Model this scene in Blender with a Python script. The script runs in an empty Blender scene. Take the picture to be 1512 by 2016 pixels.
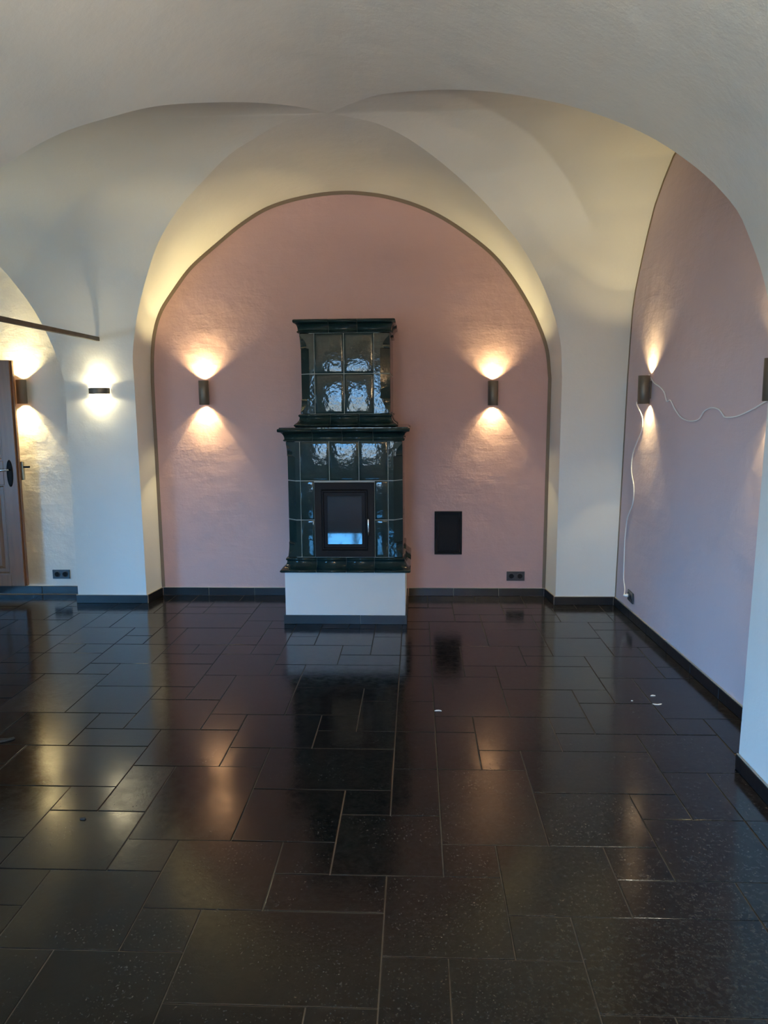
import bpy, bmesh, math, random
from mathutils import Vector, Matrix
random.seed(7)
scn = bpy.context.scene
COL = scn.collection
R = math.radians

# ------------------------------------------------------------------ camera
CAM_H = 1.594
cam = bpy.data.cameras.new('camera')
cam.sensor_fit = 'VERTICAL'
cam.sensor_height = 36.0
cam.lens = 1510.0 / 2016.0 * 36.0
cam.clip_start = 0.05
cam_ob = bpy.data.objects.new('camera', cam)
COL.objects.link(cam_ob)
pit, yaw, roll = R(7.904), R(2.451), R(-0.408)
fwd = Vector((-math.sin(yaw), math.cos(yaw), 0))
rgt = Vector((math.cos(yaw), math.sin(yaw), 0))
upv = Vector((0, 0, 1))
W = fwd * math.cos(pit) - upv * math.sin(pit)
U0 = upv * math.cos(pit) + fwd * math.sin(pit)
RX = rgt * math.cos(roll) + U0 * math.sin(roll)
UX = U0 * math.cos(roll) - rgt * math.sin(roll)
m = Matrix((RX, UX, -W)).transposed().to_4x4()
m.translation = Vector((0, 0, CAM_H))
cam_ob.matrix_world = m
scn.camera = cam_ob

# ------------------------------------------------------------------ light
SKY_COL, SKY_STR = (0.11, 0.46, 1.0), 29.5          # blue daylight above the horizon
GROUND_COL, GROUND_STR = (0.80, 0.93, 0.97), 7.6    # light coming up from the ground outside
LAMP_COL = (1.0, 0.82, 0.41)
LAMP_W, BEAM_W, SPILL_W = 6.0, 6.0, 2.4
PIER_COL, PIER_W = (1.0, 0.88, 0.52), 2.6
FILL_COL, FILL_LAMP_W = (1.0, 0.98, 0.86), 178.0  # tint and power of the added fill lamps
EXPOSURE = 0.88
wd = bpy.data.worlds.new('world')
scn.world = wd
wd.use_nodes = True
nt = wd.node_tree
bg = nt.nodes['Background']
tc = nt.nodes.new('ShaderNodeTexCoord')
sx = nt.nodes.new('ShaderNodeSeparateXYZ')
mr = nt.nodes.new('ShaderNodeMapRange')
mr.inputs['From Min'].default_value = -0.05
mr.inputs['From Max'].default_value = 0.10
mx = nt.nodes.new('ShaderNodeMix')
mx.data_type = 'RGBA'
nt.links.new(tc.outputs['Generated'], sx.inputs[0])
nt.links.new(sx.outputs['Z'], mr.inputs['Value'])
nt.links.new(mr.outputs[0], mx.inputs[0])
mx.inputs[6].default_value = (*[c * GROUND_STR for c in GROUND_COL], 1)
mx.inputs[7].default_value = (*[c * SKY_STR for c in SKY_COL], 1)
nt.links.new(mx.outputs[2], bg.inputs['Color'])
bg.inputs['Strength'].default_value = 1.0

FRONT_Y = -3.0
WINDOWS = [(-1.75, -0.55, 0.65, 2.10)]     # x0 x1 z0 z1 in the wall behind the camera
for wi, (x0, x1, z0, z1) in enumerate(WINDOWS):
    L = bpy.data.lights.new('window_portal', 'AREA')
    L.shape = 'RECTANGLE'
    L.size, L.size_y = x1 - x0, z1 - z0
    L.cycles.is_portal = True
    o = bpy.data.objects.new('window_portal', L)
    o.location = ((x0 + x1) / 2, FRONT_Y - 0.15, (z0 + z1) / 2)
    o.rotation_euler = (R(90), 0, 0)
    COL.objects.link(o)

SIDE_WINDOW = (-2.8, 0.0, 0.6, 2.1)          # y0 y1 z0 z1 in the left wall
L = bpy.data.lights.new('window_portal', 'AREA')
L.shape = 'RECTANGLE'
L.size, L.size_y = SIDE_WINDOW[3] - SIDE_WINDOW[2], SIDE_WINDOW[1] - SIDE_WINDOW[0]
L.cycles.is_portal = True
o = bpy.data.objects.new('window_portal', L)
o.location = (-7.1, (SIDE_WINDOW[0] + SIDE_WINDOW[1]) / 2, (SIDE_WINDOW[2] + SIDE_WINDOW[3]) / 2)
o.rotation_euler = (0, R(-90), 0)
COL.objects.link(o)

scn.view_settings.view_transform = 'Standard'
scn.view_settings.look = 'None'
scn.view_settings.gamma = 1.0
scn.view_settings.exposure = EXPOSURE
scn.view_settings.use_curve_mapping = False

# ------------------------------------------------------------------ materials
def new_mat(name):
    mt = bpy.data.materials.new(name)
    mt.use_nodes = True
    n = mt.node_tree
    return mt, n, n.nodes['Principled BSDF']

def N(n, typ, **kw):
    nd = n.nodes.new(typ)
    for k, v in kw.items():
        if k in nd.inputs:
            nd.inputs[k].default_value = v
        else:
            setattr(nd, k, v)
    return nd

def plaster(name, col, col2, bump=0.25, rough=0.9, big=1.3, fine=28.0, trowel=0.0):
    mt, n, b = new_mat(name)
    g = N(n, 'ShaderNodeNewGeometry')
    n1 = N(n, 'ShaderNodeTexNoise', Scale=big, Detail=3.0)
    n.links.new(g.outputs['Position'], n1.inputs['Vector'])
    mixc = N(n, 'ShaderNodeMix', data_type='RGBA')
    mixc.inputs[6].default_value = (*col, 1)
    mixc.inputs[7].default_value = (*col2, 1)
    n.links.new(n1.outputs['Fac'], mixc.inputs[0])
    n.links.new(mixc.outputs[2], b.inputs['Base Color'])
    b.inputs['Roughness'].default_value = rough
    b.inputs['Specular IOR Level'].default_value = 0.25
    n2 = N(n, 'ShaderNodeTexNoise', Scale=fine, Detail=6.0, Roughness=0.65)
    n.links.new(g.outputs['Position'], n2.inputs['Vector'])
    n3 = N(n, 'ShaderNodeTexNoise', Scale=3.0, Detail=2.0)
    n.links.new(g.outputs['Position'], n3.inputs['Vector'])
    b1 = N(n, 'ShaderNodeBump', Strength=0.9, Distance=0.035 * bump)
    n.links.new(n3.outputs['Fac'], b1.inputs['Height'])
    b2 = N(n, 'ShaderNodeBump', Strength=0.8, Distance=0.006 * bump)
    n.links.new(n2.outputs['Fac'], b2.inputs['Height'])
    n.links.new(b1.outputs[0], b2.inputs['Normal'])
    last = b2
    if trowel:
        mp = N(n, 'ShaderNodeMapping')
        mp.inputs['Scale'].default_value = (1.4, 1.4, 7.0)
        mp.inputs['Rotation'].default_value = (0.05, 0.12, 0.0)
        n.links.new(g.outputs['Position'], mp.inputs['Vector'])
        n4 = N(n, 'ShaderNodeTexNoise', Scale=1.6, Detail=5.0, Roughness=0.6, Distortion=0.6)
        n.links.new(mp.outputs[0], n4.inputs['Vector'])
        b3 = N(n, 'ShaderNodeBump', Strength=0.9, Distance=0.012 * trowel)
        n.links.new(n4.outputs['Fac'], b3.inputs['Height'])
        n.links.new(b2.outputs[0], b3.inputs['Normal'])
        last = b3
    n.links.new(last.outputs[0], b.inputs['Normal'])
    return mt

def simple(name, col, rough=0.5, metal=0.0, spec=0.5, noise=0.0, coat=0.0):
    mt, n, b = new_mat(name)
    b.inputs['Base Color'].default_value = (*col, 1)
    b.inputs['Roughness'].default_value = rough
    b.inputs['Metallic'].default_value = metal
    b.inputs['Specular IOR Level'].default_value = spec
    b.inputs['Coat Weight'].default_value = coat
    b.inputs['Coat Roughness'].default_value = 0.05
    if noise:
        g = N(n, 'ShaderNodeTexCoord')
        t = N(n, 'ShaderNodeTexNoise', Scale=14.0, Detail=4.0)
        n.links.new(g.outputs['Object'], t.inputs['Vector'])
        mixc = N(n, 'ShaderNodeMix', data_type='RGBA')
        mixc.inputs[6].default_value = (*[c * (1 - noise) for c in col], 1)
        mixc.inputs[7].default_value = (*[min(1, c * (1 + noise)) for c in col], 1)
        n.links.new(t.outputs['Fac'], mixc.inputs[0])
        n.links.new(mixc.outputs[2], b.inputs['Base Color'])
    return mt

M = {}
M['white'] = plaster('white lime plaster', (0.74, 0.72, 0.66), (0.80, 0.78, 0.73), 0.35)
M['niche'] = plaster('white niche plaster', (0.76, 0.73, 0.67), (0.82, 0.79, 0.73), 0.6, trowel=0.25)
M['rose'] = plaster('rose limewash', (0.575, 0.365, 0.325), (0.635, 0.405, 0.365), 0.5, big=1.1, trowel=0.28)
M['mauve'] = plaster('mauve limewash', (0.67, 0.52, 0.52), (0.73, 0.57, 0.57), 0.5, big=1.1, trowel=0.28)
M['band'] = plaster('taupe plaster band', (0.22, 0.165, 0.115), (0.27, 0.20, 0.145), 0.2)
M['smooth_white'] = plaster('smooth white render', (0.72, 0.71, 0.68), (0.75, 0.74, 0.71), 0.08, rough=0.8)
M['grout'] = plaster('grey brown grout', (0.05, 0.042, 0.033), (0.13, 0.11, 0.085), 0.4, big=5.0)
M['light_grout'] = plaster('pale skirting mortar', (0.36, 0.32, 0.26), (0.5, 0.45, 0.38), 0.3, big=9.0)
M['stove_grout'] = simple('grey green stove grout', (0.30, 0.33, 0.30), 0.8)
M['bronze'] = simple('anodised bronze', (0.17, 0.14, 0.105), 0.42, 0.45)
M['black_steel'] = simple('matt black steel', (0.005, 0.0048, 0.0052), 0.6, 0.0, 0.22)
M['anthracite'] = simple('anthracite plastic', (0.035, 0.038, 0.045), 0.35)
M['socket_dark'] = simple('dark socket well', (0.008, 0.008, 0.01), 0.6, 0.0, 0.2)
M['chrome'] = simple('brushed chrome', (0.75, 0.74, 0.72), 0.22, 1.0)
M['old_brass'] = simple('dull brass', (0.42, 0.36, 0.25), 0.35, 1.0)
M['iron'] = simple('rusty iron', (0.12, 0.10, 0.075), 0.65, 0.2, noise=0.4)
M['cable'] = simple('white cable sheath', (0.90, 0.89, 0.87), 0.4)
M['flake'] = simple('white plaster crumb', (0.75, 0.75, 0.74), 0.9)
M['scrap'] = simple('black plastic scrap', (0.015, 0.018, 0.02), 0.65, 0.0, 0.3)
M['firebox'] = simple('sooty firebox', (0.015, 0.014, 0.013), 0.9)

def lens_mat(name, col, s):
    mt, n, b = new_mat(name)
    b.inputs['Base Color'].default_value = (0.8, 0.7, 0.5, 1)
    b.inputs['Emission Color'].default_value = (*col, 1)
    b.inputs['Emission Strength'].default_value = s
    return mt
M['lens'] = lens_mat('warm lamp lens', (1.0, 0.72, 0.36), 12.0)
M['lens_wide'] = lens_mat('soft white lamp lens', (1.0, 0.88, 0.6), 10.0)

# dark glazed stove tile
mt, n, b = new_mat('dark green glaze'); M['glaze'] = mt
oi = N(n, 'ShaderNodeObjectInfo')
tcn = N(n, 'ShaderNodeTexCoord')
add = N(n, 'ShaderNodeVectorMath', operation='ADD')
sc_ = N(n, 'ShaderNodeVectorMath', operation='SCALE')
comb = N(n, 'ShaderNodeCombineXYZ')
for k in range(3):
    n.links.new(oi.outputs['Random'], comb.inputs[k])
n.links.new(comb.outputs[0], sc_.inputs[0]); sc_.inputs['Scale'].default_value = 37.0
n.links.new(tcn.outputs['Object'], add.inputs[0]); n.links.new(sc_.outputs[0], add.inputs[1])
t1 = N(n, 'ShaderNodeTexNoise', Scale=9.0, Detail=3.0)
n.links.new(add.outputs[0], t1.inputs['Vector'])
mixc = N(n, 'ShaderNodeMix', data_type='RGBA')
mixc.inputs[6].default_value = (0.006, 0.017, 0.017, 1)
mixc.inputs[7].default_value = (0.014, 0.034, 0.033, 1)
n.links.new(t1.outputs['Fac'], mixc.inputs[0])
n.links.new(mixc.outputs[2], b.inputs['Base Color'])
b.inputs['Roughness'].default_value = 0.06
b.inputs['IOR'].default_value = 1.38
t2 = N(n, 'ShaderNodeTexNoise', Scale=26.0, Detail=3.0, Roughness=0.5)
n.links.new(add.outputs[0], t2.inputs['Vector'])
bp = N(n, 'ShaderNodeBump', Strength=0.55, Distance=0.0022)
n.links.new(t2.outputs['Fac'], bp.inputs['Height'])
n.links.new(bp.outputs[0], b.inputs['Normal'])

# honed dark limestone
def stone(name, c0, c1, rough=(0.16, 0.34), dust=0.35, riven=1.0):
    mt, n, b = new_mat(name)
    g = N(n, 'ShaderNodeNewGeometry')
    b.inputs['Specular IOR Level'].default_value = 0.40
    oi = N(n, 'ShaderNodeObjectInfo')
    comb = N(n, 'ShaderNodeCombineXYZ')
    for k in range(3):
        n.links.new(oi.outputs['Random'], comb.inputs[k])
    sc_ = N(n, 'ShaderNodeVectorMath', operation='SCALE'); sc_.inputs['Scale'].default_value = 23.0
    n.links.new(comb.outputs[0], sc_.inputs[0])
    add = N(n, 'ShaderNodeVectorMath', operation='ADD')
    n.links.new(g.outputs['Position'], add.inputs[0]); n.links.new(sc_.outputs[0], add.inputs[1])
    def noise(s, d=4.0, r=0.55, dist=0.0):
        t = N(n, 'ShaderNodeTexNoise', Scale=s, Detail=d, Roughness=r, Distortion=dist)
        n.links.new(add.outputs[0], t.inputs['Vector'])
        return t
    big = noise(3.2); mid = noise(22.0, 6.0, 0.7); spk = noise(115.0, 3.0, 0.6)
    mixc = N(n, 'ShaderNodeMix', data_type='RGBA')
    mixc.inputs[6].default_value = (*c0, 1); mixc.inputs[7].default_value = (*c1, 1)
    ad = N(n, 'ShaderNodeMath', operation='MULTIPLY_ADD')
    n.links.new(oi.outputs['Random'], ad.inputs[0]); ad.inputs[1].default_value = 0.35
    n.links.new(mid.outputs['Fac'], ad.inputs[2])
    sb = N(n, 'ShaderNodeMath', operation='SUBTRACT'); n.links.new(ad.outputs[0], sb.inputs[0]); sb.inputs[1].default_value = 0.17
    n.links.new(sb.outputs[0], mixc.inputs[0])
    # pale fossil specks
    rs = N(n, 'ShaderNodeMapRange'); rs.inputs['From Min'].default_value = 0.62; rs.inputs['From Max'].default_value = 0.78
    n.links.new(spk.outputs['Fac'], rs.inputs['Value'])
    rs2 = N(n, 'ShaderNodeMath', operation='MULTIPLY'); n.links.new(rs.outputs[0], rs2.inputs[0])
    rb = N(n, 'ShaderNodeMapRange'); rb.inputs['From Min'].default_value = 0.40; rb.inputs['From Max'].default_value = 0.7
    n.links.new(big.outputs['Fac'], rb.inputs['Value'])
    n.links.new(rb.outputs[0], rs2.inputs[1])
    rs3 = N(n, 'ShaderNodeMath', operation='MULTIPLY'); n.links.new(rs2.outputs[0], rs3.inputs[0]); rs3.inputs[1].default_value = dust
    sepp = N(n, 'ShaderNodeSeparateXYZ'); n.links.new(g.outputs['Position'], sepp.inputs[0])
    dx = N(n, 'ShaderNodeMapRange'); dx.inputs['From Min'].default_value = -0.6; dx.inputs['From Max'].default_value = 1.2
    dx.inputs['To Min'].default_value = 0.06; dx.inputs['To Max'].default_value = 1.0
    n.links.new(sepp.outputs['X'], dx.inputs['Value'])
    dm = N(n, 'ShaderNodeMapRange'); dm.inputs['From Min'].default_value = 0.42; dm.inputs['From Max'].default_value = 0.72
    fin = noise(52.0, 6.0, 0.75)
    n.links.new(fin.outputs['Fac'], dm.inputs['Value'])
    d2 = N(n, 'ShaderNodeMath', operation='MULTIPLY'); n.links.new(dx.outputs[0], d2.inputs[0]); n.links.new(dm.outputs[0], d2.inputs[1])
    d3 = N(n, 'ShaderNodeMath', operation='MULTIPLY'); n.links.new(d2.outputs[0], d3.inputs[0]); d3.inputs[1].default_value = 0.20 * (dust > 0.2)
    mixd = N(n, 'ShaderNodeMix', data_type='RGBA')
    n.links.new(d3.outputs[0], mixd.inputs[0]); n.links.new(mixc.outputs[2], mixd.inputs[6]); mixd.inputs[7].default_value = (0.24, 0.22, 0.19, 1)
    mixc = mixd
    mix2 = N(n, 'ShaderNodeMix', data_type='RGBA')
    n.links.new(rs3.outputs[0], mix2.inputs[0]); n.links.new(mixc.outputs[2], mix2.inputs[6])
    mix2.inputs[7].default_value = (0.34, 0.33, 0.30, 1)
    n.links.new(mix2.outputs[2], b.inputs['Base Color'])
    rr = N(n, 'ShaderNodeMapRange'); rr.inputs['From Min'].default_value = 0.3; rr.inputs['From Max'].default_value = 0.7
    rr.inputs['To Min'].default_value = rough[0]; rr.inputs['To Max'].default_value = rough[1]
    n.links.new(mid.outputs['Fac'], rr.inputs['Value'])
    n.links.new(rr.outputs[0], b.inputs['Roughness'])
    bump1 = N(n, 'ShaderNodeBump', Strength=0.3 * riven, Distance=0.0009)
    n.links.new(mid.outputs['Fac'], bump1.inputs['Height'])
    cle = noise(9.0, 2.0, 0.5, 1.5)
    bump2 = N(n, 'ShaderNodeBump', Strength=0.2 * riven, Distance=0.0009)
    n.links.new(cle.outputs['Fac'], bump2.inputs['Height'])
    n.links.new(bump1.outputs[0], bump2.inputs['Normal'])
    n.links.new(bump2.outputs[0], b.inputs['Normal'])
    return mt
M['stone'] = stone('dark honed limestone', (0.0025, 0.0022, 0.002), (0.008, 0.0072, 0.0064), (0.08, 0.19))
M['riven'] = stone('rippled dark limestone', (0.003, 0.0027, 0.0025), (0.012, 0.0107, 0.0095), (0.14, 0.26), 0.35, 2.6)
M['skirt'] = stone('dark skirting limestone', (0.007, 0.007, 0.0075), (0.015, 0.015, 0.016), (0.28, 0.42), 0.05)

# glass of the firebox door: dark reflecting
mt, n, b = new_mat('firebox glass'); M['door_glass'] = mt
b.inputs['Base Color'].default_value = (0.035, 0.035, 0.037, 1)
b.inputs['Roughness'].default_value = 0.03
b.inputs['Transmission Weight'].default_value = 0.6
b.inputs['IOR'].default_value = 1.7

# wood of the door
mt, n, b = new_mat('varnished brown wood'); M['wood'] = mt
tcn = N(n, 'ShaderNodeTexCoord')
mp = N(n, 'ShaderNodeMapping'); mp.inputs['Scale'].default_value = (16, 16, 1.2)
n.links.new(tcn.outputs['Object'], mp.inputs['Vector'])
t = N(n, 'ShaderNodeTexNoise', Scale=2.5, Detail=6.0, Distortion=0.8)
n.links.new(mp.outputs[0], t.inputs['Vector'])
mixc = N(n, 'ShaderNodeMix', data_type='RGBA')
mixc.inputs[6].default_value = (0.16, 0.066, 0.028, 1); mixc.inputs[7].default_value = (0.28, 0.13, 0.06, 1)
n.links.new(t.outputs['Fac'], mixc.inputs[0]); n.links.new(mixc.outputs[2], b.inputs['Base Color'])
b.inputs['Roughness'].default_value = 0.35

# ------------------------------------------------------------------ object helpers
def link(o, parent=None):
    COL.objects.link(o)
    if parent:
        o.parent = parent
    return o

def mesh_ob(name, verts, faces, mat, parent=None, smooth=False, loc=None):
    me = bpy.data.meshes.new(name)
    me.from_pydata([tuple(v) for v in verts], [], faces)
    me.validate()
    if mat:
        me.materials.append(mat)
    if smooth:
        me.polygons.foreach_set('use_smooth', [True] * len(me.polygons))
    o = bpy.data.objects.new(name, me)
    if loc:
        o.location = loc
    return link(o, parent)

def bm_ob(name, bm, mat, parent=None, smooth=False, loc=None):
    bmesh.ops.recalc_face_normals(bm, faces=bm.faces)
    me = bpy.data.meshes.new(name)
    bm.to_mesh(me); bm.free()
    me.materials.append(mat)
    if smooth:
        me.polygons.foreach_set('use_smooth', [True] * len(me.polygons))
    o = bpy.data.objects.new(name, me)
    if loc:
        o.location = loc
    return link(o, parent)

def bm_box(bm, a, b_, bev=0.0):
    vs = [bm.verts.new((x, y, z)) for z in (a[2], b_[2]) for y in (a[1], b_[1]) for x in (a[0], b_[0])]
    fs = [(0, 2, 3, 1), (4, 5, 7, 6), (0, 1, 5, 4), (2, 6, 7, 3), (0, 4, 6, 2), (1, 3, 7, 5)]
    nf = [bm.faces.new([vs[i] for i in f]) for f in fs]
    if bev:
        es = list({e for f in nf for e in f.edges})
        bmesh.ops.bevel(bm, geom=es, offset=bev, segments=2, affect='EDGES', profile=0.6)

def box(name, a, b_, mat, parent=None, bev=0.0):
    """box given by two corners in the parent's space"""
    bm = bmesh.new()
    c = [(a[i] + b_[i]) / 2 for i in range(3)]
    bm_box(bm, [a[i] - c[i] for i in range(3)], [b_[i] - c[i] for i in range(3)], bev)
    return bm_ob(name, bm, mat, parent, False, c)

def bm_ring_loft(bm, rings, close=True, cap0=False, cap1=False):
    vr = [[bm.verts.new(p) for p in r] for r in rings]
    for r0, r1 in zip(vr[:-1], vr[1:]):
        k = len(r0)
        for i in range(k if close else k - 1):
            bm.faces.new((r0[i], r0[(i + 1) % k], r1[(i + 1) % k], r1[i]))
    if cap0: bm.faces.new(vr[0][::-1])
    if cap1: bm.faces.new(vr[-1])
    return vr

def lathe(bm, prof, axis='Z', c=(0, 0, 0), seg=24, cap0=True, cap1=True):
    rings = []
    for r, h in prof:
        ring = []
        for i in range(seg):
            a = 2 * math.pi * i / seg
            p = (r * math.cos(a), r * math.sin(a), h)
            if axis == 'X': p = (p[2], p[0], p[1])
            if axis == 'Y': p = (p[0], p[2], p[1])
            ring.append((p[0] + c[0], p[1] + c[1], p[2] + c[2]))
        rings.append(ring)
    bm_ring_loft(bm, rings, True, cap0, cap1)

def crom(pts, k=8):
    """smooth curve through points"""
    P = [Vector(p) for p in pts]
    out = []
    for i in range(len(P) - 1):
        p0 = P[i - 1] if i > 0 else P[0] * 2 - P[1]
        p1, p2 = P[i], P[i + 1]
        p3 = P[i + 2] if i + 2 < len(P) else P[-1] * 2 - P[-2]
        t0 = 0.0; t1 = t0 + max(1e-4, (p1 - p0).length) ** 0.5
        t2 = t1 + max(1e-4, (p2 - p1).length) ** 0.5; t3 = t2 + max(1e-4, (p3 - p2).length) ** 0.5
        for j in range(k):
            t = t1 + (t2 - t1) * j / k
            A1 = p0 * ((t1 - t) / (t1 - t0)) + p1 * ((t - t0) / (t1 - t0))
            A2 = p1 * ((t2 - t) / (t2 - t1)) + p2 * ((t - t1) / (t2 - t1))
            A3 = p2 * ((t3 - t) / (t3 - t2)) + p3 * ((t - t2) / (t3 - t2))
            B1 = A1 * ((t2 - t) / (t2 - t0)) + A2 * ((t - t0) / (t2 - t0))
            B2 = A2 * ((t3 - t) / (t3 - t1)) + A3 * ((t - t1) / (t3 - t1))
            out.append(B1 * ((t2 - t) / (t2 - t1)) + B2 * ((t - t1) / (t2 - t1)))
    out.append(P[-1].copy())
    return out

def tube(bm, path, r, seg=8, cap=True):
    P = [Vector(p) for p in path]
    rings = []
    prev = None
    for i, p in enumerate(P):
        d = (P[min(i + 1, len(P) - 1)] - P[max(i - 1, 0)]).normalized()
        a = Vector((0, 0, 1)) if abs(d.z) < 0.9 else Vector((0, 1, 0))
        if prev is None:
            s = d.cross(a).normalized()
        else:
            s = (prev - d * prev.dot(d)).normalized()
        prev = s
        t = d.cross(s)
        rings.append([p + s * (r * math.cos(2 * math.pi * k / seg)) + t * (r * math.sin(2 * math.pi * k / seg)) for k in range(seg)])
    bm_ring_loft(bm, rings, True, cap, cap)

def empty(name, loc, label=None, cat=None, group=None, kind=None):
    o = bpy.data.objects.new(name, None)
    o.location = loc
    o.empty_display_size = 0.1
    link(o)
    tag(o, label, cat, group, kind)
    return o

def tag(o, label=None, cat=None, group=None, kind=None):
    if label: o['label'] = label
    if cat: o['category'] = cat
    if group: o['group'] = group
    if kind: o['kind'] = kind
    return o

def struct(o, label=None, cat=None):
    o['kind'] = 'structure'
    if label: o['label'] = label
    if cat: o['category'] = cat
    return o

# ------------------------------------------------------------------ the vaulted room
BACK_Y, LBACK_Y = 6.335, 6.37
SPRING = 1.80
PIER_Y = 6.055
def wall_x(y, z):            # the old right wall leans and is not quite square
    return 1.585 + (6.065 - y) * 0.031 + 0.02 * z

BL = [(-2.225, 6.05, 1.80), (-2.222, 6.04, 1.996), (-2.168, 6.017, 2.277), (-2.049, 5.917, 2.546), (-1.888, 5.768, 2.791),
      (-1.68, 5.60, 2.98), (-1.42, 5.37, 3.115), (-1.20, 5.16, 3.20), (-1.0, 5.0, 3.245), (-.81, 4.83, 3.268), (-.64, 4.725, 3.275), (-.505, 4.71, 3.277)]
BRT = [(-.505, 4.71, 3.277), (-.24, 4.84, 3.262), (-.088, 4.97, 3.235), (.074, 5.14, 3.185), (.247, 5.33, 3.11), (.432, 5.5, 2.998), (.59, 5.65, 2.88),
       (.755, 5.78, 2.73), (.937, 5.946, 2.488), (1.05, 6.017, 2.247), (1.103, 6.038, 2.055), (1.122, 6.05, 1.80)]
FRT = [(-.505, 4.71, 3.277), (-.36, 4.54, 3.263), (-.215, 4.38, 3.243), (-.005, 4.198, 3.191), (.184, 4.009, 3.121), (.359, 3.852, 3.047), (.523, 3.732, 2.974),
       (.681, 3.634, 2.898), (.835, 3.555, 2.815), (.984, 3.489, 2.721), (1.082, 3.445, 2.642), (1.173, 3.389, 2.547), (1.245, 3.344, 2.456),
       (1.31, 3.308, 2.355), (1.347, 3.287, 2.258), (1.385, 3.275, 2.157), (1.425, 3.265, 2.017), (1.452, 3.256, 1.80)]
FL = [(-.505, 4.71, 3.277), (-.60, 4.63, 3.272), (-.685, 4.542, 3.258), (-.862, 4.355, 3.212), (-1.069, 4.082, 3.116), (-1.247, 3.826, 3.008), (-1.418, 3.65, 2.896),
      (-1.56, 3.555, 2.814), (-1.692, 3.489, 2.722), (-1.81, 3.442, 2.63), (-1.9, 3.39, 2.55), (-1.97, 3.344, 2.456), (-2.04, 3.308, 2.354), (-2.11, 3.28, 2.157), (-2.17, 3.256, 1.80)]
BR2 = [(-2.785, 6.05, 1.8), (-2.844, 6.036, 2.041), (-2.93, 6.02, 2.26), (-2.987, 5.988, 2.387), (-3.063, 5.925, 2.531), (-3.134, 5.854, 2.651),
       (-3.25, 5.75, 2.79), (-3.45, 5.58, 2.98), (-3.71, 5.37, 3.115), (-3.93, 5.16, 3.20), (-4.13, 5.0, 3.245), (-4.32, 4.83, 3.268), (-4.5, 4.725, 3.275), (-4.6, 4.71, 3.277)]
FR2 = [(-5.01 - x - 0.095 * min(1.0, (z - 1.8) / 1.0), y, z) for x, y, z in FL]
mir = lambda L: [(-9.2 - x, y, z) for x, y, z in L]
# the wall arch profile on the right wall: back half
PB = [(6.055, 1.5), (6.05, 1.8), (6.038, 2.05), (6.018, 2.3), (5.978, 2.43), (5.916, 2.55), (5.78, 2.775), (5.648, 2.956), (5.49, 3.085), (5.325, 3.19), (5.1, 3.25), (4.9, 3.275), (4.71, 3.285), (4.4, 3.27)]
def interp(tab, x):
    tab = sorted(tab)
    if x <= tab[0][0]: return tab[0][1]
    for (a, b_), (c, d) in zip(tab[:-1], tab[1:]):
        if x <= c: return b_ + (d - b_) * (x - a) / (c - a)
    return tab[-1][1]

def resample(pts, n):
    P = crom(pts, 10)
    L = [0.0]
    for a, b_ in zip(P[:-1], P[1:]): L.append(L[-1] + (b_ - a).length)
    out = []
    j = 0
    for i in range(n):
        t = L[-1] * i / (n - 1)
        while j < len(L) - 2 and L[j + 1] < t: j += 1
        f = (t - L[j]) / max(1e-9, L[j + 1] - L[j])
        out.append(P[j].lerp(P[j + 1], f))
    return out

def ruled(name, A, B, nx, mat, parent, flip=False):
    na = len(A)
    vs, fs = [], []
    for a, b_ in zip(A, B):
        for k in range(nx + 1):
            vs.append(a.lerp(b_, k / nx))
    for i in range(na - 1):
        for k in range(nx):
            q = (i * (nx + 1) + k, i * (nx + 1) + k + 1, (i + 1) * (nx + 1) + k + 1, (i + 1) * (nx + 1) + k)
            fs.append(q[::-1] if flip else q)
    return mesh_ob(name, vs, fs, mat, parent, True)

NA = 64
g_bl, g_br, g_fr, g_fl = resample(BL, NA), resample(BRT, NA), resample(FRT, NA), resample(FL, NA)
g_br2, g_fr2 = resample(BR2, NA), resample(FR2, NA)
vault = empty('ceiling', (0, 0, 0))
struct(vault, 'white plastered groin vault spreading from the piers over the room', 'ceiling')
def joined(a, b_): return a + b_[1:]
# web over the stove wall: from the groin straight back to the rose wall
A = joined(g_bl, g_br)
back_arch = [(-2.19, 1.80), (-2.18, 2.014), (-2.151, 2.207), (-2.091, 2.371), (-1.965, 2.55), (-1.834, 2.708), (-1.598, 2.901), (-1.388, 3.056), (-1.176, 3.171),
             (-0.87, 3.25), (-0.564, 3.276), (-0.362, 3.26), (-0.237, 3.239), (-0.011, 3.174), (0.194, 3.082), (0.399, 2.952), (0.606, 2.79), (0.75, 2.628), (0.897, 2.406), (0.983, 2.243), (1.06, 2.039), (1.09, 1.80)]
arch_sm = resample([(x, BACK_Y, z) for x, z in back_arch], 160)
ang = lambda p: math.atan2(p[2] - 1.80, p[0] + 0.54)
tabx = sorted([(ang(p), p.x) for p in arch_sm]); tabz = sorted([(ang(p), p.z) for p in arch_sm])
B = [Vector((interp(tabx, ang(p)), BACK_Y, interp(tabz, ang(p)))) for p in A]
B[0] = arch_sm[0].copy(); B[-1] = arch_sm[-1].copy()
ruled('vault_web', A, B, 6, M['white'], vault)
stove_arch = B
# web above the right wall
A = joined(g_br[::-1], g_fr)
B = []
for p in A:
    z = interp(PB, p.y) if p.y > 4.71 else p.z + 0.008 * max(0, (p.y - 3.26) / 1.45)
    B.append(Vector((wall_x(p.y, z), p.y, z)))
ruled('vault_web', A, B, 10, M['white'], vault)
right_arch = B
# web to the left, over the tie rod
A = joined(g_bl[::-1], g_fl) if False else joined(g_bl, g_fl)
B = joined(g_br2, g_fr2)
ruled('vault_web', A, B, 14, M['white'], vault)
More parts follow.
